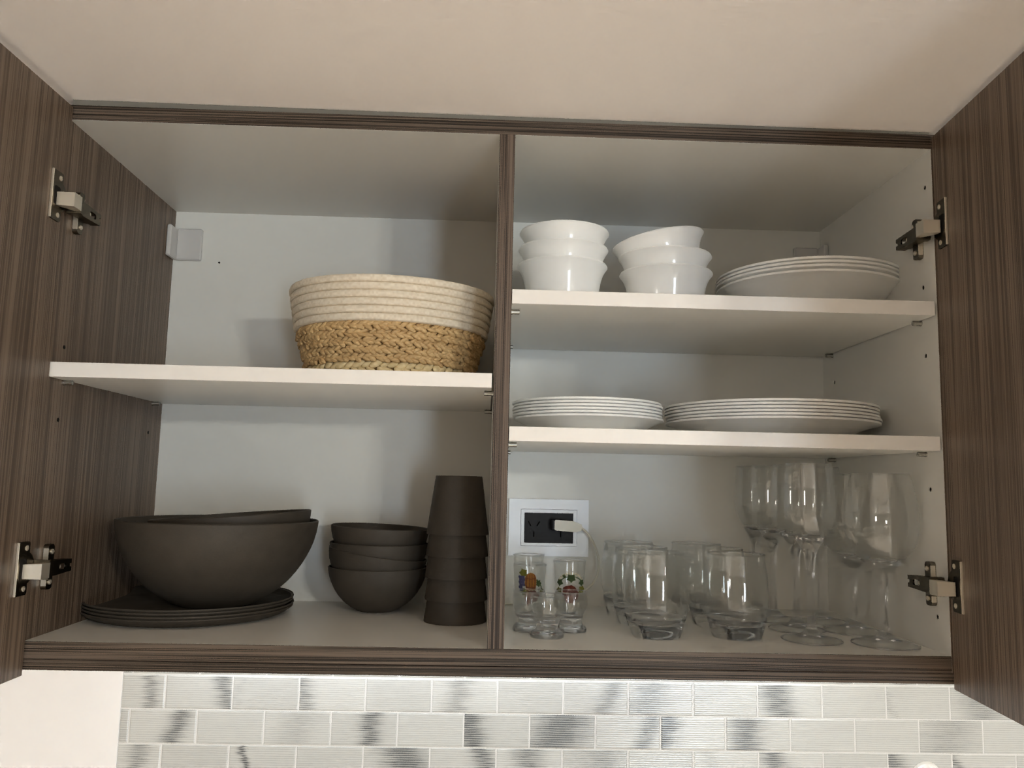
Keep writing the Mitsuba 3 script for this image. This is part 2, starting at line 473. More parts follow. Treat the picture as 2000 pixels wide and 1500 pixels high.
RH = [(0.0163, 0.538), (0.0283, 0.4192), (0.0285, 0.3372), (0.0297, 0.1810), (0.0251, 0.0381), (0.2817, 0.3364), (0.2817, 0.4192), (0.2817, 0.1810)]
right = add('side_panel', holed(1.0, RH, Tk, -0.018, ZT + TT), 'white_board', cab, label='white side panel at the right with shelf pin holes')
add('edge_band', rbox(1.0002, 1.0 + Tk, 0.0, 0.0004, -0.018, ZT + TT, 0), 'wood_upright', right)
for y, z in RH:
    add('pin_hole', moved(trimesh.creation.cylinder(0.0027, 0.0006, sections=14, transform=trimesh.transformations.rotation_matrix(np.pi / 2, [0, 1, 0])), 1.0012, y, z), 'black_hole', right)
left_key = cab + '__side_panel'
for y, z in [(0.0305, 0.3206), (0.0312, 0.2373), (0.2787, 0.2376)]:
    add('pin_hole', moved(trimesh.creation.cylinder(0.0022, 0.0005, sections=14, transform=trimesh.transformations.rotation_matrix(np.pi / 2, [0, 1, 0])), 0.0003, y, z), 'black_hole', left_key)
top = add('top_panel', rbox(-Tk, 1 + Tk, 0.0008, 0.338, ZT, ZT + TT, 0.0004), 'white_board', cab)
add('edge_band', rbox(-Tk, 1 + Tk, 0.0, 0.0008, ZT, ZT + TT, 0.0002), 'wood_level', top)
bot = add('bottom_panel', rbox(0, 1, 0.0008, 0.338, -0.018, 0, 0.0004), 'white_board', cab)
add('edge_band', rbox(0, 1, 0.0, 0.0008, -0.018, 0, 0.0002), 'wood_level', bot)
add('light_rail', rbox(-Tk, 1.0 + Tk, 0.0, 0.07, -0.0294, -0.0184, 0.0006), 'wood_level', cab)
add('back_panel', rbox(0, 1, D, D + 0.008, -0.0, ZT, 0), 'back_board', cab)
div = add('divider', rbox(XD0, XD1, 0.0008, D, 0, ZT, 0.0004), 'white_board', cab)
add('edge_band', rbox(XD0, XD1, 0.0, 0.0008, 0, ZT, 0.0002), 'wood_edge', div)
SH = {'left': (0.0, XD0, 0.2995, 0.2831), 'upper': (XD1, 1.0, 0.3964, 0.3800), 'lower': (XD1, 1.0, 0.2405, 0.2244)}
for nm, (x0, x1, z1, z0) in SH.items():
    s = add('shelf', rbox(x0 + 0.0004, x1 - 0.0022, 0.0016, 0.320, z0, z1, 0.0004), 'white_board', cab)
    add('edge_band', rbox(x0 + 0.0004, x1 - 0.0022, 0.0006, 0.0016, z0, z1, 0.0003), 'white_edge', s)
pin = cat(trimesh.creation.cylinder(0.0027, 0.0105, sections=20), moved(trimesh.creation.cylinder(0.0032, 0.002, sections=20), 0, 0, -0.0043))
pin.apply_transform(trimesh.transformations.rotation_matrix(np.pi / 2, [0, 1, 0]))      # head to -x... along x
pin_shape = mikit.ply(pin, 'bright_pin', smooth=30)
for x0, x1, z1, z0 in SH.values():
    for x, sgn in ((x0, 1), (x1, -1)):
        for y in (0.0355, 0.286):
            put('shelf_pin', pin_shape, cab, T().translate([x + sgn * 0.0053, y, z0 - 0.0028]) @ T().scale([sgn, 1, 1]) if sgn > 0 else T().translate([x - 0.0053, y, z0 - 0.0028]) @ T().rotate([0, 0, 1], 180))

# the two open doors
DOORS = [(-1, 0.004, 0.0136, 0.5936, -0.0348), (1, 1.0, -0.0924, 0.5933, -0.0344)]


def door_frame(side, hx, th):
    """(origin on the hinge edge of the inner face, direction away from the cabinet, outward normal)."""
    return np.array([hx, -0.0025, 0.0]), np.array([side * math.sin(th), -math.cos(th), 0.0]), np.array([side * math.cos(th), math.sin(th), 0.0])


for side, hx, th, z1, z0 in DOORS:
    o, d, n = door_frame(side, hx, th)
    pts = []
    L, th_, b = 0.497, 0.018, 0.0008
    for s_, bs in ((0, 1), (L, -1)):
        for t_, bt in ((0, 1), (th_, -1)):
            for z, bz in ((z0, 1), (z1, -1)):
                for ks, kt, kz in ((1, 1, 0), (1, 0, 1), (0, 1, 1)):
                    pts.append(o + d * (s_ + ks * bs * b) + n * (t_ + kt * bt * b) + np.array([0, 0, z + kz * bz * b]))
    add('door', hull(pts), 'wood_upright', cab, label='dark wood door swung open at the ' + ('left' if side < 0 else 'right'))


# hinges: local axes a (into the cabinet along y), n (from the side panel into the opening), z
def local_box(a0, a1, n0, n1, z0, z1, b=0.0005):
    return rbox(n0, n1, a0, a1, z0, z1, b)


def plate_poly(w, h, r):
    return sbox(-w / 2 + r, -h / 2 + r, w / 2 - r, h / 2 - r).buffer(r, 6)


def hinge(side, zc):
    dside, hx, th, _, _ = DOORS[0 if side < 0 else 1]
    o, d, nrm = door_frame(dside, hx, th)
    inward = -nrm                                              # from the door into the opening
    # cup flange on the door
    poly = plate_poly(0.021, 0.0555, 0.003)
    poly = poly.union(Point(-0.004, 0).buffer(0.0172, 16).intersection(sbox(-0.03, -0.02, 0.0, 0.02)))
    poly = poly.difference(plate_poly(0.013, 0.021, 0.003))
    m = extrude(poly, 0.0016)                                  # (s: distance from the hinge edge, z, thickness)

    def on_door(mesh, s, z):
        mesh = mesh.copy()
        M = np.eye(4)
        M[:3, 0], M[:3, 1], M[:3, 2] = d, [0, 0, 1], inward
        M[:3, 3] = o + d * s + np.array([0, 0, z])
        mesh.apply_transform(M)
        return mesh

    x0 = 0.0 if side < 0 else 1.0

    def on_side(mesh):
        mesh = mesh.copy()
        if side > 0:
            mesh.apply_transform(np.diag([-1, 1, 1, 1.0]))
        mesh.apply_translation([x0, 0, zc])
        return mesh

    # arm: a channel on the side panel that reaches out over the front edge
    arm_poly = Polygon([(-0.004, -0.0082), (0.020, -0.0082), (0.055, -0.0066), (0.055, -0.002), (0.051, -0.002), (0.051, 0.002), (0.055, 0.002), (0.055, 0.0066), (0.020, 0.0082), (-0.004, 0.0082)])
    slot = affinity.translate(plate_poly(0.015, 0.0066, 0.003), 0.036, 0)
    arm = extrude(arm_poly.difference(slot), 0.0018)           # (a, z, n)
    sides = [extrude(LineString([(-0.004, s * 0.0074), (0.020, s * 0.0074), (0.055, s * 0.0058)]).buffer(0.0008, 2, cap_style='flat'), 0.011) for s in (-1, 1)]
    sides = [moved(q, 0, 0, -0.0095) for q in sides]
    arm = cat(arm, *sides)
    arm.apply_transform(np.array([[0, 0, 1, 0.0155], [1, 0, 0, 0], [0, 1, 0, 0], [0, 0, 0, 1.0]]))
    h = add('hinge', on_side(arm), 'nickel', cab, label='metal hinge arm')
    add('cup_flange', on_door(m, 0.0198, zc + 0.003), 'nickel', h)
    rim = rbox(-0.0006, 0.0006, -0.0275, 0.0275, 0, 0.0026, 0.0003)
    add('flange_rim', on_door(rim, 0.0306, zc + 0.003), 'satin_nickel', h)
    cup = lathe([(0, 0.0002), (0.0105, 0.0002), (0.0115, 0.0012), (0.0, 0.0012)], 28)
    add('cup', on_door(cup, 0.0185, zc + 0.003), 'black_hole', h)
    for dz in (-0.021, 0.021):
        sc = lathe([(0, 0.0), (0.0029, 0.0), (0.0029, 0.0022), (0.0020, 0.0027), (0.0006, 0.0025), (0, 0.0016)], 16)
        add('screw', on_door(sc, 0.0155, zc + 0.003 + dz), 'satin_nickel', h, smooth=25)
    # bright arm cover between cup and channel
    cov = hull([(nn, aa, zz) for nn, aa, hh in ((0.0235, -0.0035, 0.0080), (0.0235, -0.0200, 0.0080), (0.0052, -0.0225, 0.0074), (0.0052, -0.0165, 0.0074), (0.016, -0.003, 0.0080)) for zz in (-hh, hh)])
    add('arm_cover', on_side(cov), 'satin_nickel', h)
    kn = hull([(nn, aa, zz) for nn, aa in ((0.0225, -0.003), (0.0225, 0.004), (0.006, 0.004), (0.006, -0.003)) for zz in (-0.0102, 0.0102)])
    add('pivot_block', on_side(kn), 'nickel', h)
    # cross mounting plate
    mp = extrude(plate_poly(0.0125, 0.049, 0.004), 0.0062)
    mp.apply_transform(np.array([[0, 0, 1, 0.0], [1, 0, 0, 0.0305], [0, 1, 0, 0], [0, 0, 0, 1.0]]))
    add('mounting_plate', on_side(mp), 'nickel', h)
    spine = local_box(0.014, 0.054, 0.0002, 0.0060, -0.005, 0.005)
    add('plate_spine', on_side(spine), 'nickel', h)
    rim2 = rbox(0.0008, 0.0064, 0.0236, 0.0246, -0.0205, 0.0205, 0.0002)
    add('plate_rim', on_side(rim2), 'satin_nickel', h)
    for dz in (-0.0165, 0.0165):
        sc = lathe([(0, 0.0), (0.0029, 0.0), (0.0029, 0.0014), (0.0020, 0.0020), (0.0006, 0.0018), (0, 0.0010)], 16)
        sc.apply_transform(np.array([[0, 0, 1, 0.006], [1, 0, 0, 0.0312], [0, 1, 0, dz], [0, 0, 0, 1.0]]))
        add('screw', on_side(sc), 'satin_nickel', h, smooth=25)
    for aa in (0.033, 0.0505):
        sc = lathe([(0, 0.0), (0.0028, 0.0), (0.0028, 0.0022), (0.0018, 0.0028), (0, 0.0022)], 16)
        sc.apply_transform(np.array([[0, 0, 1, 0.0128], [1, 0, 0, aa], [0, 1, 0, 0], [0, 0, 0, 1.0]]))
        add('screw', on_side(sc), 'satin_nickel', h, smooth=25)


for side, zc in ((-1, 0.4785), (-1, 0.0745), (1, 0.4785), (1, 0.0745)):
    hinge(side, zc)

# plastic covers of the wall hangers in the two upper rear corners
for side in (-1, 1):
    A = rbox(0.0065, 0.0437, D - 0.0075, D, 0.5023, 0.5515, 0.0016)
    B = rbox(0.0004, 0.0072, 0.2900, D, 0.5030, 0.5505, 0.0016)
    m = cat(A, B)
    if side > 0:
        m.apply_transform(np.diag([-1, 1, 1, 1.0]))
        m.apply_translation([1, 0, 0])
    add('hanger_cover', m, 'grey_plastic', cab, label='small grey plastic corner cover')
add('screw_hole', moved(trimesh.creation.cylinder(0.0016, 0.0004, sections=12, transform=trimesh.transformations.rotation_matrix(np.pi / 2, [1, 0, 0])), 0.0701, D - 0.0002, 0.5015), 'black_hole', cab + '__back_panel')

# light strip under the cabinet
strip = thing('led_strip', 'light strip under the cabinet close to the tiled wall', 'lamp')
add('housing', rbox(0.03, 0.99, 0.285, 0.315, -0.0262, -0.0184, 0.0008), 'grey_plastic', strip)
q = np.array([(0.04, 0.288, -0.0264), (0.98, 0.288, -0.0264), (0.98, 0.312, -0.0264), (0.04, 0.312, -0.0264)])
add('diffuser', trimesh.Trimesh(q, np.array([(0, 2, 1), (0, 3, 2)]), process=False), {'type': 'diffuse', 'reflectance': rgb(0.6, 0.6, 0.6)}, strip, emitter={'type': 'area', 'radiance': rgb(*LED_RADIANCE)})

# ------------------------------------------------------------------ white dishes
def shell(outer, t, n=72):
    """A dish: outer profile from the axis outward and up, inner wall t inside it."""
    o = np.asarray(outer, float)
    inner = offset_in(o, t)
    keep = inner[:, 0] > 0.002
    inner = inner[keep]
    inner[:, 1] = np.maximum(inner[:, 1], o[0, 1] + t)
    lip = [((o[-1, 0] + inner[-1, 0]) / 2, max(o[-1, 1], inner[-1, 1]) + t * 0.35)]
    prof = [tuple(p) for p in o] + lip + [tuple(p) for p in inner[::-1]] + [(0, inner[0, 1])]
    return lathe(prof, n)


bowl_outer = [(0, 0.0), (0.036, 0.0)] + curve([(0.039, 0.0005), (0.0425, 0.004), (0.0455, 0.015), (0.0480, 0.031), (0.0505, 0.044), (0.0545, 0.054), (0.0585, 0.0600)], 26)
bowl_shape = mikit.ply(shell(bowl_outer, 0.0022, 96), 'porcelain', smooth=40)
NTH = ['bottom', 'middle', 'top']
for k, (dx, dz, tl) in enumerate([(0.0, 0.0, 0), (0.0008, 0.0222, 0), (0.0018, 0.0448, 0.0)]):
    put('cereal_bowl', bowl_shape, None, at(0.5785 + dx, 0.130, 0.3966 + dz, tl, 0.03),
        f'white flared porcelain bowl, {NTH[k]} of the stack of three next to divider', 'bowl', 'white bowls on the upper shelf')
for k, (dx, dz, tl) in enumerate([(0.0, 0.0, 0), (-0.001, 0.0226, 0), (-0.0060, 0.0452, -11.0)]):
    put('cereal_bowl', bowl_shape, None, at(0.7140 + dx, 0.130, 0.3966 + dz, tl, 0.03) @ T().scale([1.03, 1.03, 0.90]),
        f'white flared bowl, {NTH[k]} of three beside the soup plates' + (', leaning left' if k == 2 else ''), 'bowl', 'white bowls on the upper shelf')

ORD = ['lowest', 'second lowest', 'third from the bottom', 'fourth from the bottom', 'fifth from the bottom', 'topmost']
soup_outer = [(0, 0.0), (0.050, 0.0), (0.056, 0.0010)] + curve([(0.058, 0.004), (0.074, 0.014), (0.092, 0.0270), (0.1055, 0.0375), (0.1130, 0.0425), (0.1195, 0.0450)], 24)
soup_shape = mikit.ply(shell(soup_outer, 0.0022, 110), 'porcelain', smooth=40)
for k, (dx, dz, tl) in enumerate([(0.001, 0, 0.6), (-0.0005, 0.0064, 0.2), (0.0, 0.0114, 0.0), (0.0, 0.0162, 0)]):
    put('soup_plate', soup_shape, None, at(0.9135 + dx, 0.165, 0.3966 + dz, tl, 0.02),
        f'white soup plate, {["lowest", "second lowest", "second from the top", "topmost"][k]} of four stacked on the upper shelf', 'plate', 'soup plates on the upper shelf')


def plate_outer(r, h):
    return [(0, 0.0), (r * 0.55, 0.0)] + curve([(r * 0.58, 0.0006), (r * 0.66, 0.003), (r * 0.76, h * 0.45), (r * 0.88, h * 0.78), (r, h)], 18)


small_shape = mikit.ply(shell(plate_outer(0.0970, 0.0185), 0.0019, 100), 'porcelain', smooth=40)
for k in range(6):
    dx = [0.0015, -0.0005, 0.0, -0.0008, 0.0004, -0.0012][k]
    put('dessert_plate', small_shape, None, at(0.6155 + dx, 0.150, 0.2407 + 0.0040 * k, [0.0, 0, 0, 0, 0, 0][k]),
        f'small white plate, {ORD[k]} in the smaller stack on the middle shelf', 'plate', 'small white plates on the middle shelf')
large_shape = mikit.ply(shell(plate_outer(0.1358, 0.0195), 0.0020, 120), 'porcelain', smooth=40)
for k in range(6):
    dx = [0.001, 0.0022, 0.0, -0.0010, -0.0006, -0.0008][k]
    put('dinner_plate', large_shape, None, at(0.8597 + dx, 0.165, 0.2407 + 0.0041 * k),
        f'large white plate, {ORD[k]} in the larger stack on the middle shelf', 'plate', 'large white plates on the middle shelf')

# ------------------------------------------------------------------ dark dishes
flat_outer = [(0, 0.0), (0.108, 0.0)] + curve([(0.112, 0.0003), (0.119, 0.0020), (0.1245, 0.0052), (0.1268, 0.0082)], 12) + [(0.1294, 0.0085), (0.1301, 0.0095)]
flat_shape = mikit.ply(shell(flat_outer, 0.0017, 120), 'dark_fibre', smooth=40)
for k in range(4):
    put('dark_plate', flat_shape, None, at(0.1040 + [0, 0.001, -0.0008, 0.0003][k], 0.200 + [0, -0.0006, 0.0008, 0][k], 0.0002 + 0.0039 * k),
        f'flat dark brown plate, {["lowest", "second lowest", "second from the top", "topmost"][k]} of the four under the big bowl', 'plate', 'dark plates on the cabinet floor')


def round_bowl(R_, H):
    zs = [0, 0.1, 0.25, 0.525, 0.8, 1.0]
    rs = [0.36, 0.52, 0.69, 0.87, 0.97, 1.0]
    return [(0, 0.0), (R_ * 0.30, 0.0)] + curve([(R_ * r, H * z + (0.0 if z else 0.0004)) for r, z in zip(rs, zs)], 30)


z_in = 0.0002 + 0.0039 * 3 + 0.0020
add('salad_bowl', moved(shell(round_bowl(0.1258, 0.1070), 0.0030, 120), 0.1396, 0.1870, z_in), 'dark_fibre', smooth=40,
    label='large dark brown salad bowl standing on the stack of dark plates', cat='bowl')
add('salad_bowl', moved(shell(round_bowl(0.1010, 0.0800), 0.0028, 110), 0.1545, 0.1870, z_in + 0.0335, tilt_y=math.radians(-4.6), about_z=0.08), 'dark_fibre', smooth=40,
    label='smaller dark brown bowl lying tilted inside the large salad bowl', cat='bowl')
sb = mikit.ply(shell(round_bowl(0.0675, 0.0590), 0.0020, 96), 'dark_fibre', smooth=40)
for k, (dx, dz, tl, nm) in enumerate([(0, 0.0002, 0, 'lowest'), (0.0005, 0.0185, 8.0, 'second from the bottom, tilted,'), (0.0006, 0.0325, 0.5, 'third from the bottom'), (0.0016, 0.0540, 2.2, 'topmost')]):
    put('small_bowl', sb, None, at(0.3405 + dx, 0.245, dz, tl, 0.066), f'small dark brown bowl, {nm} in the stack beside the cups', 'bowl', 'small dark bowls')
cup_o = [(0, 0.0745), (0.0275, 0.0745), (0.0280, 0.0750), (0.0295, 0.0750), (0.0305, 0.0740)]
cup_prof = [(0, 0.0742), (0.0260, 0.0742), (0.0266, 0.0750), (0.0298, 0.0750), (0.0306, 0.0738), (0.0402, 0.0012), (0.0402, 0.0), (0.0384, 0.0), (0.0288, 0.0720), (0, 0.0720)]
cup_shape = mikit.ply(lathe(cup_prof, 96), 'dark_fibre', smooth=35)
for k in range(5):
    put('tumbler_cup', cup_shape, None, at(0.4508 + [0, 0.0003, -0.0002, 0.0002, 0.0][k], 0.1735, 0.0002 + 0.0275 * k),
        f'dark brown cup upside down, {["lowest", "second lowest", "middle one", "second from the top", "topmost"][k]} of the five stacked beside divider', 'cup', 'stacked dark cups')

# ------------------------------------------------------------------ basket
bk = thing('basket', 'round woven basket, cream rope above and straw braid below, on the left shelf', 'basket')
BX, BY, BZ = 0.3560, 0.1700, 0.2997
z_split, z_top, r_bot, r_split, r_top = 0.0660, 0.1205, 0.1050, 0.1245, 0.1335


def br(z):
    return np.interp(z, [0, z_split, z_top], [r_bot, r_split, r_top])


NR = 6
ph = (z_top - z_split) / NR
for k in range(NR):
    zc = z_split + ph * (k + 0.5)
    a = np.linspace(0, 2 * np.pi, 12, endpoint=False)
    prof = [(br(zc) - 0.0025 + 0.0048 * np.sign(math.cos(t)) * abs(math.cos(t)) ** 0.45, zc + ph * 0.505 * np.sign(math.sin(t)) * abs(math.sin(t)) ** 0.75) for t in a]
    m = lathe(prof, 260)
    v = m.vertices
    ang = np.arctan2(v[:, 1], v[:, 0])
    q = np.c_[np.cos(ang) * 28, np.sin(ang) * 28, v[:, 2] * 300 + k * 7]
    w = (meshkit.fbm(q, 2, k) - 0.5) * 0.0016
    sag = 0.0016 * np.sin(ang * 2 + 1.0)
    m.vertices = v + np.c_[np.cos(ang) * w, np.sin(ang) * w, sag * (zc / z_top)]
    m.apply_translation([BX, BY, BZ])
    add('rope_coil', m, 'cotton', bk, smooth=50, label='cream cotton rope coil')
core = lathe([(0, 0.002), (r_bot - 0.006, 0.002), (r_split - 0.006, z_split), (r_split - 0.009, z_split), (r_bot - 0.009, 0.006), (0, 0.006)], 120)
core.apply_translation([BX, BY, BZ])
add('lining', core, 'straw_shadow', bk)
ell = trimesh.creation.icosphere(subdivisions=1, radius=1.0)
NB = 6
for k in range(NB):
    bh = 0.0160 if k == 0 else (z_split - 0.0195) / (NB - 1)
    zc = 0.0118 if k == 0 else 0.0195 + bh * (k - 0.5)
    rr = br(zc) - 0.0026
    n = 62 if k == 0 else 80
    slope = math.atan2(r_split - r_bot, z_split)
    parts = []
    for i in range(n):
        for s in (-1, 1):
            a = (i + (0.5 if s > 0 else 0.0)) * 2 * np.pi / n + rng.normal(0, 0.010) + k * 0.07
            L = rr * np.pi / n * (1.45 if k == 0 else 1.70) * rng.uniform(0.85, 1.2)
            m = ell.copy()
            m.apply_scale([L, 0.0030 * rng.uniform(0.85, 1.15), bh * (0.27 if k == 0 else 0.345) * rng.uniform(0.8, 1.15)])
            R4 = trimesh.transformations.rotation_matrix
            m.apply_transform(R4(-s * math.radians(31 + rng.normal(0, 8)), [0, 1, 0]))
            m.apply_transform(R4(-slope, [1, 0, 0]))
            m.apply_translation([0, -(rr + rng.normal(0, 0.0007)), zc + s * bh * 0.235 + rng.normal(0, 0.0003)])
            m.apply_transform(R4(a, [0, 0, 1]))
            parts.append(m)
    m = cat(*parts)
    m.apply_translation([BX, BY, BZ])
    add('straw_braid', m, 'pale_straw' if k == 0 else 'straw', bk, smooth=True, label='pale straw braid at the foot' if k == 0 else 'golden straw braid')

# ------------------------------------------------------------------ glasses
def vessel(outer, inner, n, split):
    """(solid foot, thin wall): the outer profile runs from the axis up to the rim, the inner one from the rim down to the axis."""
    o, i = np.array(outer, float), np.array(inner, float)
    foot = lathe(np.vstack([o[o[:, 1] <= split], i[i[:, 1] <= split]]), n)
    wall = lathe(np.vstack([o[o[:, 1] > split], i[i[:, 1] > split]]), n)
    return foot, wall


def glass_kind(outer, inner, n, split, foot_name, wall_name, disc=0.0, sheet='thin_glass'):
    foot, wall = vessel(outer, inner, n, split)
    extra = {}
    if disc:                                                   # a thin flat foot under the stem
        o = np.array(outer, float)
        low = o[o[:, 1] <= disc]
        rest = np.vstack([[(0, low[-1, 1] + 0.0001)], [(low[-1, 0], low[-1, 1] + 0.0001)], o[(o[:, 1] > disc) & (o[:, 1] <= split)]])
        i = np.array(inner, float)
        foot = lathe(np.vstack([rest, i[i[:, 1] <= split]]), n)
        extra['foot'] = mikit.ply(lathe(np.vstack([low, [(0, low[-1, 1])]]), n), 'thin_glass', smooth=35)
        rf = low[:, 0].max() - 0.0005
        extra['foot_rim'] = mikit.ply(lathe([(rf + 0.0009 * math.cos(t), 0.0011 + 0.0009 * math.sin(t)) for t in np.linspace(0, 2 * np.pi, 10, endpoint=False)], n), 'glass', smooth=True)
    top = max(p[1] for p in outer)
    r_rim = max(p[0] for p in outer if p[1] == top)
    tk = max(0.00055, 0.62 * (r_rim - min(p[0] for p in inner if p[1] > top - 0.0012)))
    a = np.linspace(0, 2 * np.pi, 10, endpoint=False)
    ring = lathe([(r_rim - tk * 0.8 + tk * math.cos(t), top + tk * 0.8 + tk * math.sin(t)) for t in a], n)
    return {foot_name: mikit.ply(foot, 'glass', smooth=35), wall_name: mikit.ply(wall, sheet, smooth=35), **extra, 'rim': mikit.ply(ring, 'glass', smooth=True)}


def put_glass(name, kind, place, label, cat_, group=None):
    t = thing(name, label, cat_, group)
    for part, shape in kind.items():
        put(part, shape, t, place)
    return t


tum_o = [(0, 0.0012), (0.022, 0.0012), (0.0245, 0.0)] + curve([(0.0280, 0.0004), (0.0298, 0.004), (0.0325, 0.0130), (0.0360, 0.0260), (0.0382, 0.0400), (0.0388, 0.0520), (0.0380, 0.0680), (0.0360, 0.0850), (0.0342, 0.0972)], 34)
tum_i = [(0.0337, 0.0981), (0.0328, 0.0975)] + curve([(0.0327, 0.0968), (0.0346, 0.0840), (0.0365, 0.0680), (0.0372, 0.0520), (0.0366, 0.0400), (0.0340, 0.0280), (0.0290, 0.0200), (0.0200, 0.0165), (0.0, 0.0155)], 30)
tum_kind = glass_kind(tum_o, tum_i, 80, 0.0235, 'base', 'wall')
for k, (x, y) in enumerate([(0.6933, 0.0890), (0.6913, 0.1740), (0.6895, 0.2600), (0.7915, 0.0925), (0.7905, 0.1740), (0.7860, 0.2600)]):
    put_glass('tumbler', tum_kind, at(x, y, 0.0003), f'clear barrel-shaped tumbler, {["front", "middle", "rear"][k % 3]} one of the {"left" if k < 3 else "right"} row', 'glass', 'clear tumblers in two rows')

shot_o = [(0, 0.0010), (0.0165, 0.0010), (0.0180, 0.0), (0.0194, 0.0006), (0.0196, 0.0030), (0.0186, 0.0052)] + curve([(0.0150, 0.0075), (0.0128, 0.0110), (0.0136, 0.0150), (0.0180, 0.0215), (0.0206, 0.0300), (0.0208, 0.0370), (0.0196, 0.0462)], 24)
shot_i = [(0.0191, 0.0468), (0.0184, 0.0463)] + curve([(0.0183, 0.0455), (0.0195, 0.0370), (0.0192, 0.0300), (0.0160, 0.0225), (0.0100, 0.0188), (0.0, 0.0180)], 20)
shot_kind = glass_kind(shot_o, shot_i, 64, 0.0205, 'foot', 'bowl')
for x, y, w in [(0.5425, 0.1150, 'leftmost of the three, next to the divider'), (0.5620, 0.0750, 'middle one, nearest the shelf edge'), (0.5940, 0.1150, 'rightmost of the three')]:
    put_glass('liqueur_glass', shot_kind, at(x, y, 0.0003), 'small rounded liqueur glass on thick foot, ' + w, 'glass', 'three rounded liqueur glasses')


def tall_shot(h, r0=0.0170, r1=0.0215):
    o = [(0, 0.0010), (r0 - 0.003, 0.0010), (r0 - 0.0015, 0.0), (r0, 0.0012), (r0 + (r1 - r0) * 0.0125 / h, 0.0125), (r0 + (r1 - r0) * 0.0131 / h, 0.0131), (r1, h - 0.0006)]
    i = [(r1 - 0.0007, h), (r1 - 0.0014, h - 0.0006), (r0 - 0.0012, 0.0130), (r0 - 0.004, 0.0105), (0, 0.0100)]
    return glass_kind(o, i, 64, 0.0128, 'base', 'wall')


def decal(poly, h, r0=0.0170, r1=0.0215, out=0.00035):
    """A flat print wrapped on the front of a tapered glass: poly in (arc length from the front, height)."""
    vs, fs, nv = [], [], 0
    for g in getattr(poly, 'geoms', [poly]):
        g = g.segmentize(0.0014)
        # cut into narrow upright strips so that it follows the curve
        x0, _, x1, _ = g.bounds
        for a in np.arange(math.floor(x0 / 0.0015) * 0.0015, x1, 0.0015):
            piece = g.intersection(sbox(a, -1, a + 0.0015, 1))
            for q in getattr(piece, 'geoms', [piece]):
                if q.is_empty or q.geom_type != 'Polygon' or q.area < 1e-9:
                    continue
                v, f = trimesh.creation.triangulate_polygon(q, engine='earcut')
                vs.append(v), fs.append(np.asarray(f) + nv)
                nv += len(v)
    v, f = np.vstack(vs), np.vstack(fs)
    rr = r0 + (r1 - r0) * v[:, 1] / h + out
    a = -np.pi / 2 + v[:, 0] / (rr.mean())
    return trimesh.Trimesh(np.c_[rr * np.cos(a), rr * np.sin(a), v[:, 1]], f, process=False)


def leaf(x, z, s, rot=0.0):
    pts = []
    for t in np.linspace(0, 2 * np.pi, 41)[:-1]:
        r = s * (0.84 + 0.15 * math.cos(5 * t) - 0.10 * math.cos(t) + 0.05 * math.cos(10 * t))
        pts.append((r * math.sin(t), r * math.cos(t)))
    return affinity.translate(affinity.rotate(Polygon(pts).buffer(0), rot, origin=(0, 0)), x, z)


hT = 0.0800
g0 = put_glass('shot_glass', tall_shot(hT), at(0.5475, 0.2330, 0.0003), 'plain tall shot glass at the back, behind the glass with the barrel print', 'glass')


def print_on(parent, name, poly, ink, x, y, h, label=None):
    m = decal(poly, h)
    m.apply_translation([x, y, 0.0003])
    return add(name, m, ink, parent, label=label)


# glass with barrel, grapes and leaves
hA = 0.0745
ax, ay = 0.5455, 0.1600
gA = put_glass('shot_glass', tall_shot(hA), at(ax, ay, 0.0003), 'tall shot glass printed with a barrel, grapes and vine leaves', 'glass')
barrel = Polygon([(-0.0072, 0.0600), (-0.0045, 0.0640), (0.000, 0.0660), (0.0045, 0.0640), (0.0070, 0.0600), (0.0076, 0.0520), (0.0062, 0.0440), (-0.0056, 0.0440), (-0.0076, 0.0520)])
staves = unary_union([LineString([(dx, 0.0445), (dx * 1.25, 0.0520), (dx, 0.0630)]).buffer(0.00035) for dx in (-0.0045, -0.0015, 0.0015, 0.0045)] + [LineString([(-0.0076, z), (0, z - 0.001), (0.0076, z)]).buffer(0.0005) for z in (0.0480, 0.0590)])
print_on(gA, 'print_barrel', barrel.difference(staves), 'ink_barrel', ax, ay, hA)
print_on(gA, 'print_stave', staves.intersection(barrel), 'ink_wine', ax, ay, hA)
print_on(gA, 'print_barrel_foot', Polygon([(-0.0055, 0.0437), (0.0060, 0.0437), (0.0125, 0.0385), (0.0080, 0.0310), (-0.0040, 0.0255), (-0.0080, 0.0340)]), 'ink_wine', ax, ay, hA)
grapes = unary_union([Point(-0.0150 + 0.0027 * (i % 3) + 0.0012 * (j % 2), 0.0600 - 0.0031 * j).buffer(0.0018, 6) for j in range(6) for i in range(3 - (j > 3))])
print_on(gA, 'print_grapes', grapes.difference(barrel), 'ink_grape', ax, ay, hA)
for lf in (leaf(-0.0100, 0.0655, 0.0060, 20), leaf(-0.0080, 0.0420, 0.0050, 80)):
    print_on(gA, 'print_leaf', lf.difference(barrel.union(grapes)), 'ink_moss', ax, ay, hA)
vine = unary_union([leaf(0.0105, 0.0530, 0.0046, -30), LineString([(0.0080, 0.0570), (0.0110, 0.0535), (0.0150, 0.0485), (0.0172, 0.0430)]).buffer(0.0007)])
print_on(gA, 'print_vine', vine.difference(barrel), 'ink_leaf', ax, ay, hA)
print_on(gA, 'print_leaf', leaf(0.0168, 0.0425, 0.0042, 10), 'ink_moss', ax, ay, hA)

# glass with an arch of vine over a dark red mound
bx_, by_ = 0.5965, 0.1600
gB = put_glass('shot_glass', tall_shot(hT), at(bx_, by_, 0.0003), 'tall shot glass printed with an arch of vine leaves over a dark red hill', 'glass')
def stretch(g):
    return affinity.translate(affinity.scale(g, 1.30, 1.22, origin=(0, 0.043)), 0, 0.0085)


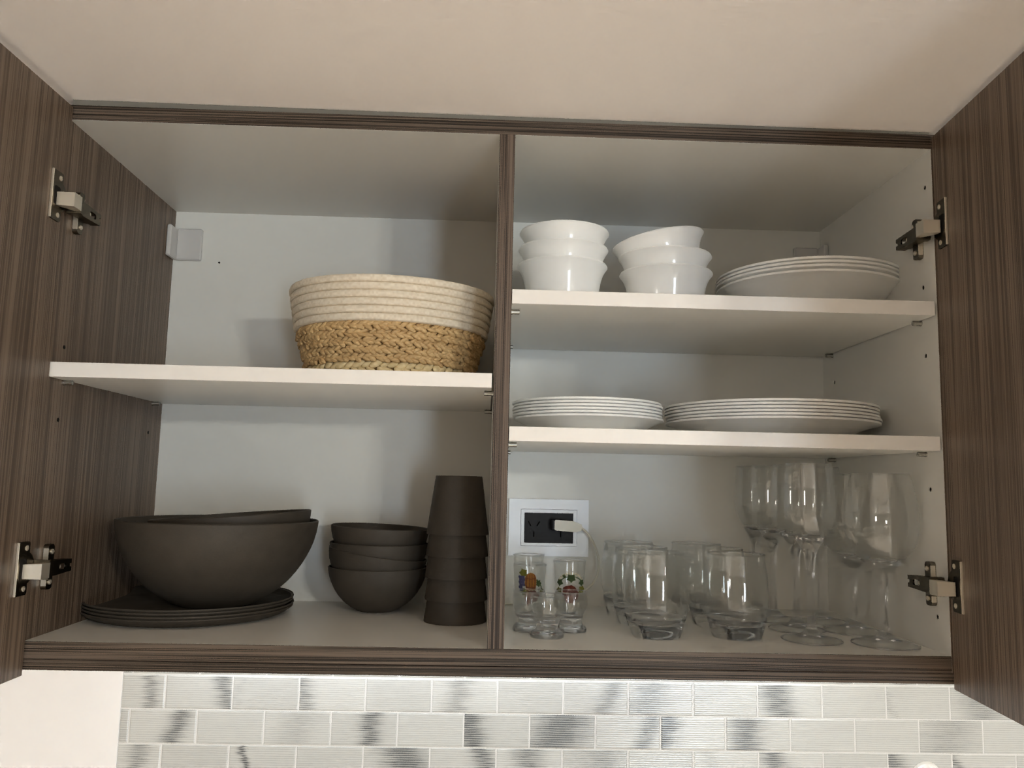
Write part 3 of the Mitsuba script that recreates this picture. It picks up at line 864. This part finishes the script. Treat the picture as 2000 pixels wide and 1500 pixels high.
hill = stretch(Polygon([(-0.0090, 0.0330), (-0.0078, 0.0400), (-0.0050, 0.0418), (0.0002, 0.0430), (0.0038, 0.0410), (0.0085, 0.0345), (0.0070, 0.0290), (0.0030, 0.0245), (-0.0040, 0.0250), (-0.0075, 0.0290)]))
print_on(gB, 'print_hill', hill, 'ink_wine', bx_, by_, hT)
arch = LineString([(-0.0125 * math.cos(t), 0.0420 + 0.0095 * math.sin(t)) for t in np.linspace(0.15, math.pi - 0.15, 20)]).buffer(0.00045)
arch = stretch(unary_union([arch, leaf(0.0, 0.0495, 0.0046, 180), leaf(-0.0120, 0.0455, 0.0038, 30), leaf(0.0118, 0.0455, 0.0036, -40), leaf(-0.0072, 0.0518, 0.0020, 60)]))
print_on(gB, 'print_vine', arch, 'ink_leaf', bx_, by_, hT)
for lf in (leaf(-0.0128, 0.0372, 0.0036, 10), leaf(0.0124, 0.0385, 0.0046, -15)):
    print_on(gB, 'print_leaf', stretch(lf).difference(hill.union(arch)), 'ink_moss', bx_, by_, hT)
letters = unary_union([affinity.translate(affinity.rotate(sbox(-0.0004, 0, 0.0004, 0.0026), -math.degrees(t), origin=(0, 0)), 0.0175 * math.sin(t), 0.0490 + 0.0155 * math.cos(t)) for t in np.linspace(-0.95, 0.95, 13)])
print_on(gB, 'print_lettering', letters, 'ink_gold', bx_, by_, hT, 'worn gold lettering in an arc')

# stemmed wine glasses
wn_o = [(0, 0.0016), (0.020, 0.0008), (0.0330, 0.0), (0.0348, 0.0008), (0.0346, 0.0018)] + curve([(0.0300, 0.0026), (0.0190, 0.0050), (0.0090, 0.0100), (0.0052, 0.0190), (0.0044, 0.0350), (0.0046, 0.0700), (0.0058, 0.0930), (0.0090, 0.1060), (0.0155, 0.1160), (0.0225, 0.1270), (0.0280, 0.1420), (0.0298, 0.1570), (0.0296, 0.1740), (0.0283, 0.1950), (0.0272, 0.2078)], 60)
wn_i = [(0.0267, 0.2084), (0.0261, 0.2078)] + curve([(0.0260, 0.2070), (0.0271, 0.1950), (0.0284, 0.1740), (0.0286, 0.1570), (0.0266, 0.1430), (0.0208, 0.1290), (0.0120, 0.1200), (0.0, 0.1175)], 34)
wn_kind = glass_kind(wn_o, wn_i, 72, 0.1230, 'stem', 'bowl', 0.0055, 'fine_glass')
for x, y, w in [(0.8772, 0.0790, 'slim wine glass at the front, nearest the shelf edge'), (0.8865, 0.1500, 'slim wine glass right behind the front slim one'), (0.8830, 0.2245, 'slim wine glass in the rear, second from the left'),
                (0.8805, 0.2868, 'slim wine glass farthest back by the rear panel, leftmost stem'), (0.9440, 0.2140, 'slim wine glass at the back, between the slim row and the large glasses')]:
    put_glass('wine_glass', wn_kind, at(x, y, 0.0003), w, 'wine glass', 'slim wine glasses')
bg_o = [(0, 0.0016), (0.022, 0.0008), (0.0355, 0.0), (0.0372, 0.0008), (0.0370, 0.0018)] + curve([(0.0320, 0.0026), (0.0190, 0.0055), (0.0085, 0.0120), (0.0046, 0.0240), (0.0040, 0.0400), (0.0048, 0.0620), (0.0085, 0.0790), (0.0170, 0.0900), (0.0270, 0.0990), (0.0365, 0.1130), (0.0408, 0.1290), (0.0417, 0.1420), (0.0408, 0.1590), (0.0375, 0.1800), (0.0330, 0.1972)], 64)
bg_i = [(0.0325, 0.1978), (0.0319, 0.1972)] + curve([(0.0319, 0.1965), (0.0363, 0.1800), (0.0397, 0.1590), (0.0406, 0.1420), (0.0396, 0.1290), (0.0350, 0.1135), (0.0250, 0.1010), (0.0120, 0.0950), (0.0, 0.0938)], 36)
bg_kind = glass_kind(bg_o, bg_i, 80, 0.0985, 'stem', 'bowl', 0.0060, 'fine_glass')
for x, y, w in [(0.9560, 0.0600, 'large round wine glass in front, beside the right panel'), (0.9570, 0.1420, 'large round wine glass behind the front large one')]:
    put_glass('wine_glass', bg_kind, at(x, y, 0.0003), w, 'wine glass', 'large wine glasses')

# ------------------------------------------------------------------ power outlet and cable
po = thing('power_outlet', 'white power outlet with a black face on the back panel above the shot glasses', 'power outlet')
ox0, ox1, oz0, oz1 = 0.5214, 0.6398, 0.0715, 0.1545
plate = extrude(sbox(ox0, oz0, ox1, oz1).difference(sbox(0.5390, 0.0858, 0.6225, 0.1398)), 0.006)
rot = np.array([[1, 0, 0, 0], [0, 0, -1, D - 0.0001], [0, 1, 0, 0], [0, 0, 0, 1.0]])
plate.apply_transform(rot)
add('cover_plate', plate, 'outlet_white', po)
inner = extrude(sbox(0.5395, 0.0863, 0.6220, 0.1393).difference(sbox(0.5442, 0.0905, 0.6168, 0.1345)), 0.0072)
inner.apply_transform(rot)
add('inner_frame', inner, 'outlet_white', po)
face_poly = sbox(0.5442, 0.0905, 0.6168, 0.1345)
for cx in (0.5585, 0.5985):
    for dx, dz, r_ in ((-0.0065, 0.006, 30), (0.0065, 0.006, -30), (0, -0.009, 0)):
        face_poly = face_poly.difference(affinity.translate(affinity.rotate(sbox(-0.0009, -0.004, 0.0009, 0.004), r_, origin=(0, 0)), cx + dx, 0.1125 + dz))
face = extrude(face_poly, 0.0052)
face.apply_transform(rot)
add('socket_face', face, 'outlet_black', po)
add('socket_well', rbox(0.5446, 0.6164, D - 0.0012, D - 0.0003, 0.0909, 0.1341, 0), 'black_hole', po)

ch = thing('charging_cable', 'pale charging cable hanging from the power outlet behind the shot glasses', 'cable')
body = Polygon([(0.5885, 0.1120), (0.5900, 0.1105), (0.6180, 0.1085), (0.6270, 0.1105), (0.6275, 0.1185), (0.6170, 0.1228), (0.5900, 0.1248), (0.5885, 0.1235)]).buffer(0.0006, 4)
pb = extrude(body, 0.010)
pb.apply_transform(np.array([[1, 0, 0, 0], [0, 0, -1, D - 0.0120], [0, 1, 0, 0], [0, 0, 0, 1.0]]))
add('plug', pb, 'cable_plastic', ch)
add('adapter', rbox(0.5835, 0.6010, D - 0.0200, D - 0.0050, 0.1095, 0.1262, 0.002), 'outlet_black', ch)
y_ = D - 0.017
path = smooth_path([(0.6265, y_, 0.1145), (0.6390, y_, 0.1041), (0.6489, y_, 0.0858), (0.6543, y_, 0.0638), (0.6515, y_, 0.0454), (0.6434, y_, 0.0321), (0.6345, y_, 0.0245), (0.6150, y_ + 0.001, 0.0130), (0.5850, y_ + 0.002, 0.0040), (0.5500, y_ + 0.004, 0.0022), (0.5150, y_ + 0.006, 0.0022)], 70)
add('cord', tube(path, 0.0017, 10), 'cable_plastic', ch, smooth=40)

# white round hook at the lower right edge of the picture
hk = thing('wall_hook', 'round white disc on the tiles at the lower right edge', 'hook')
disc = lathe([(0, 0), (0.0225, 0), (0.0230, 0.0012), (0.0215, 0.0060), (0.0120, 0.0085), (0, 0.0092)], 48)
disc.apply_transform(np.array([[1, 0, 0, 1.1475], [0, 0, -1, 0.3402], [0, 1, 0, -0.2410], [0, 0, 0, 1.0]]))
add('disc', disc, 'porcelain', hk, smooth=30)
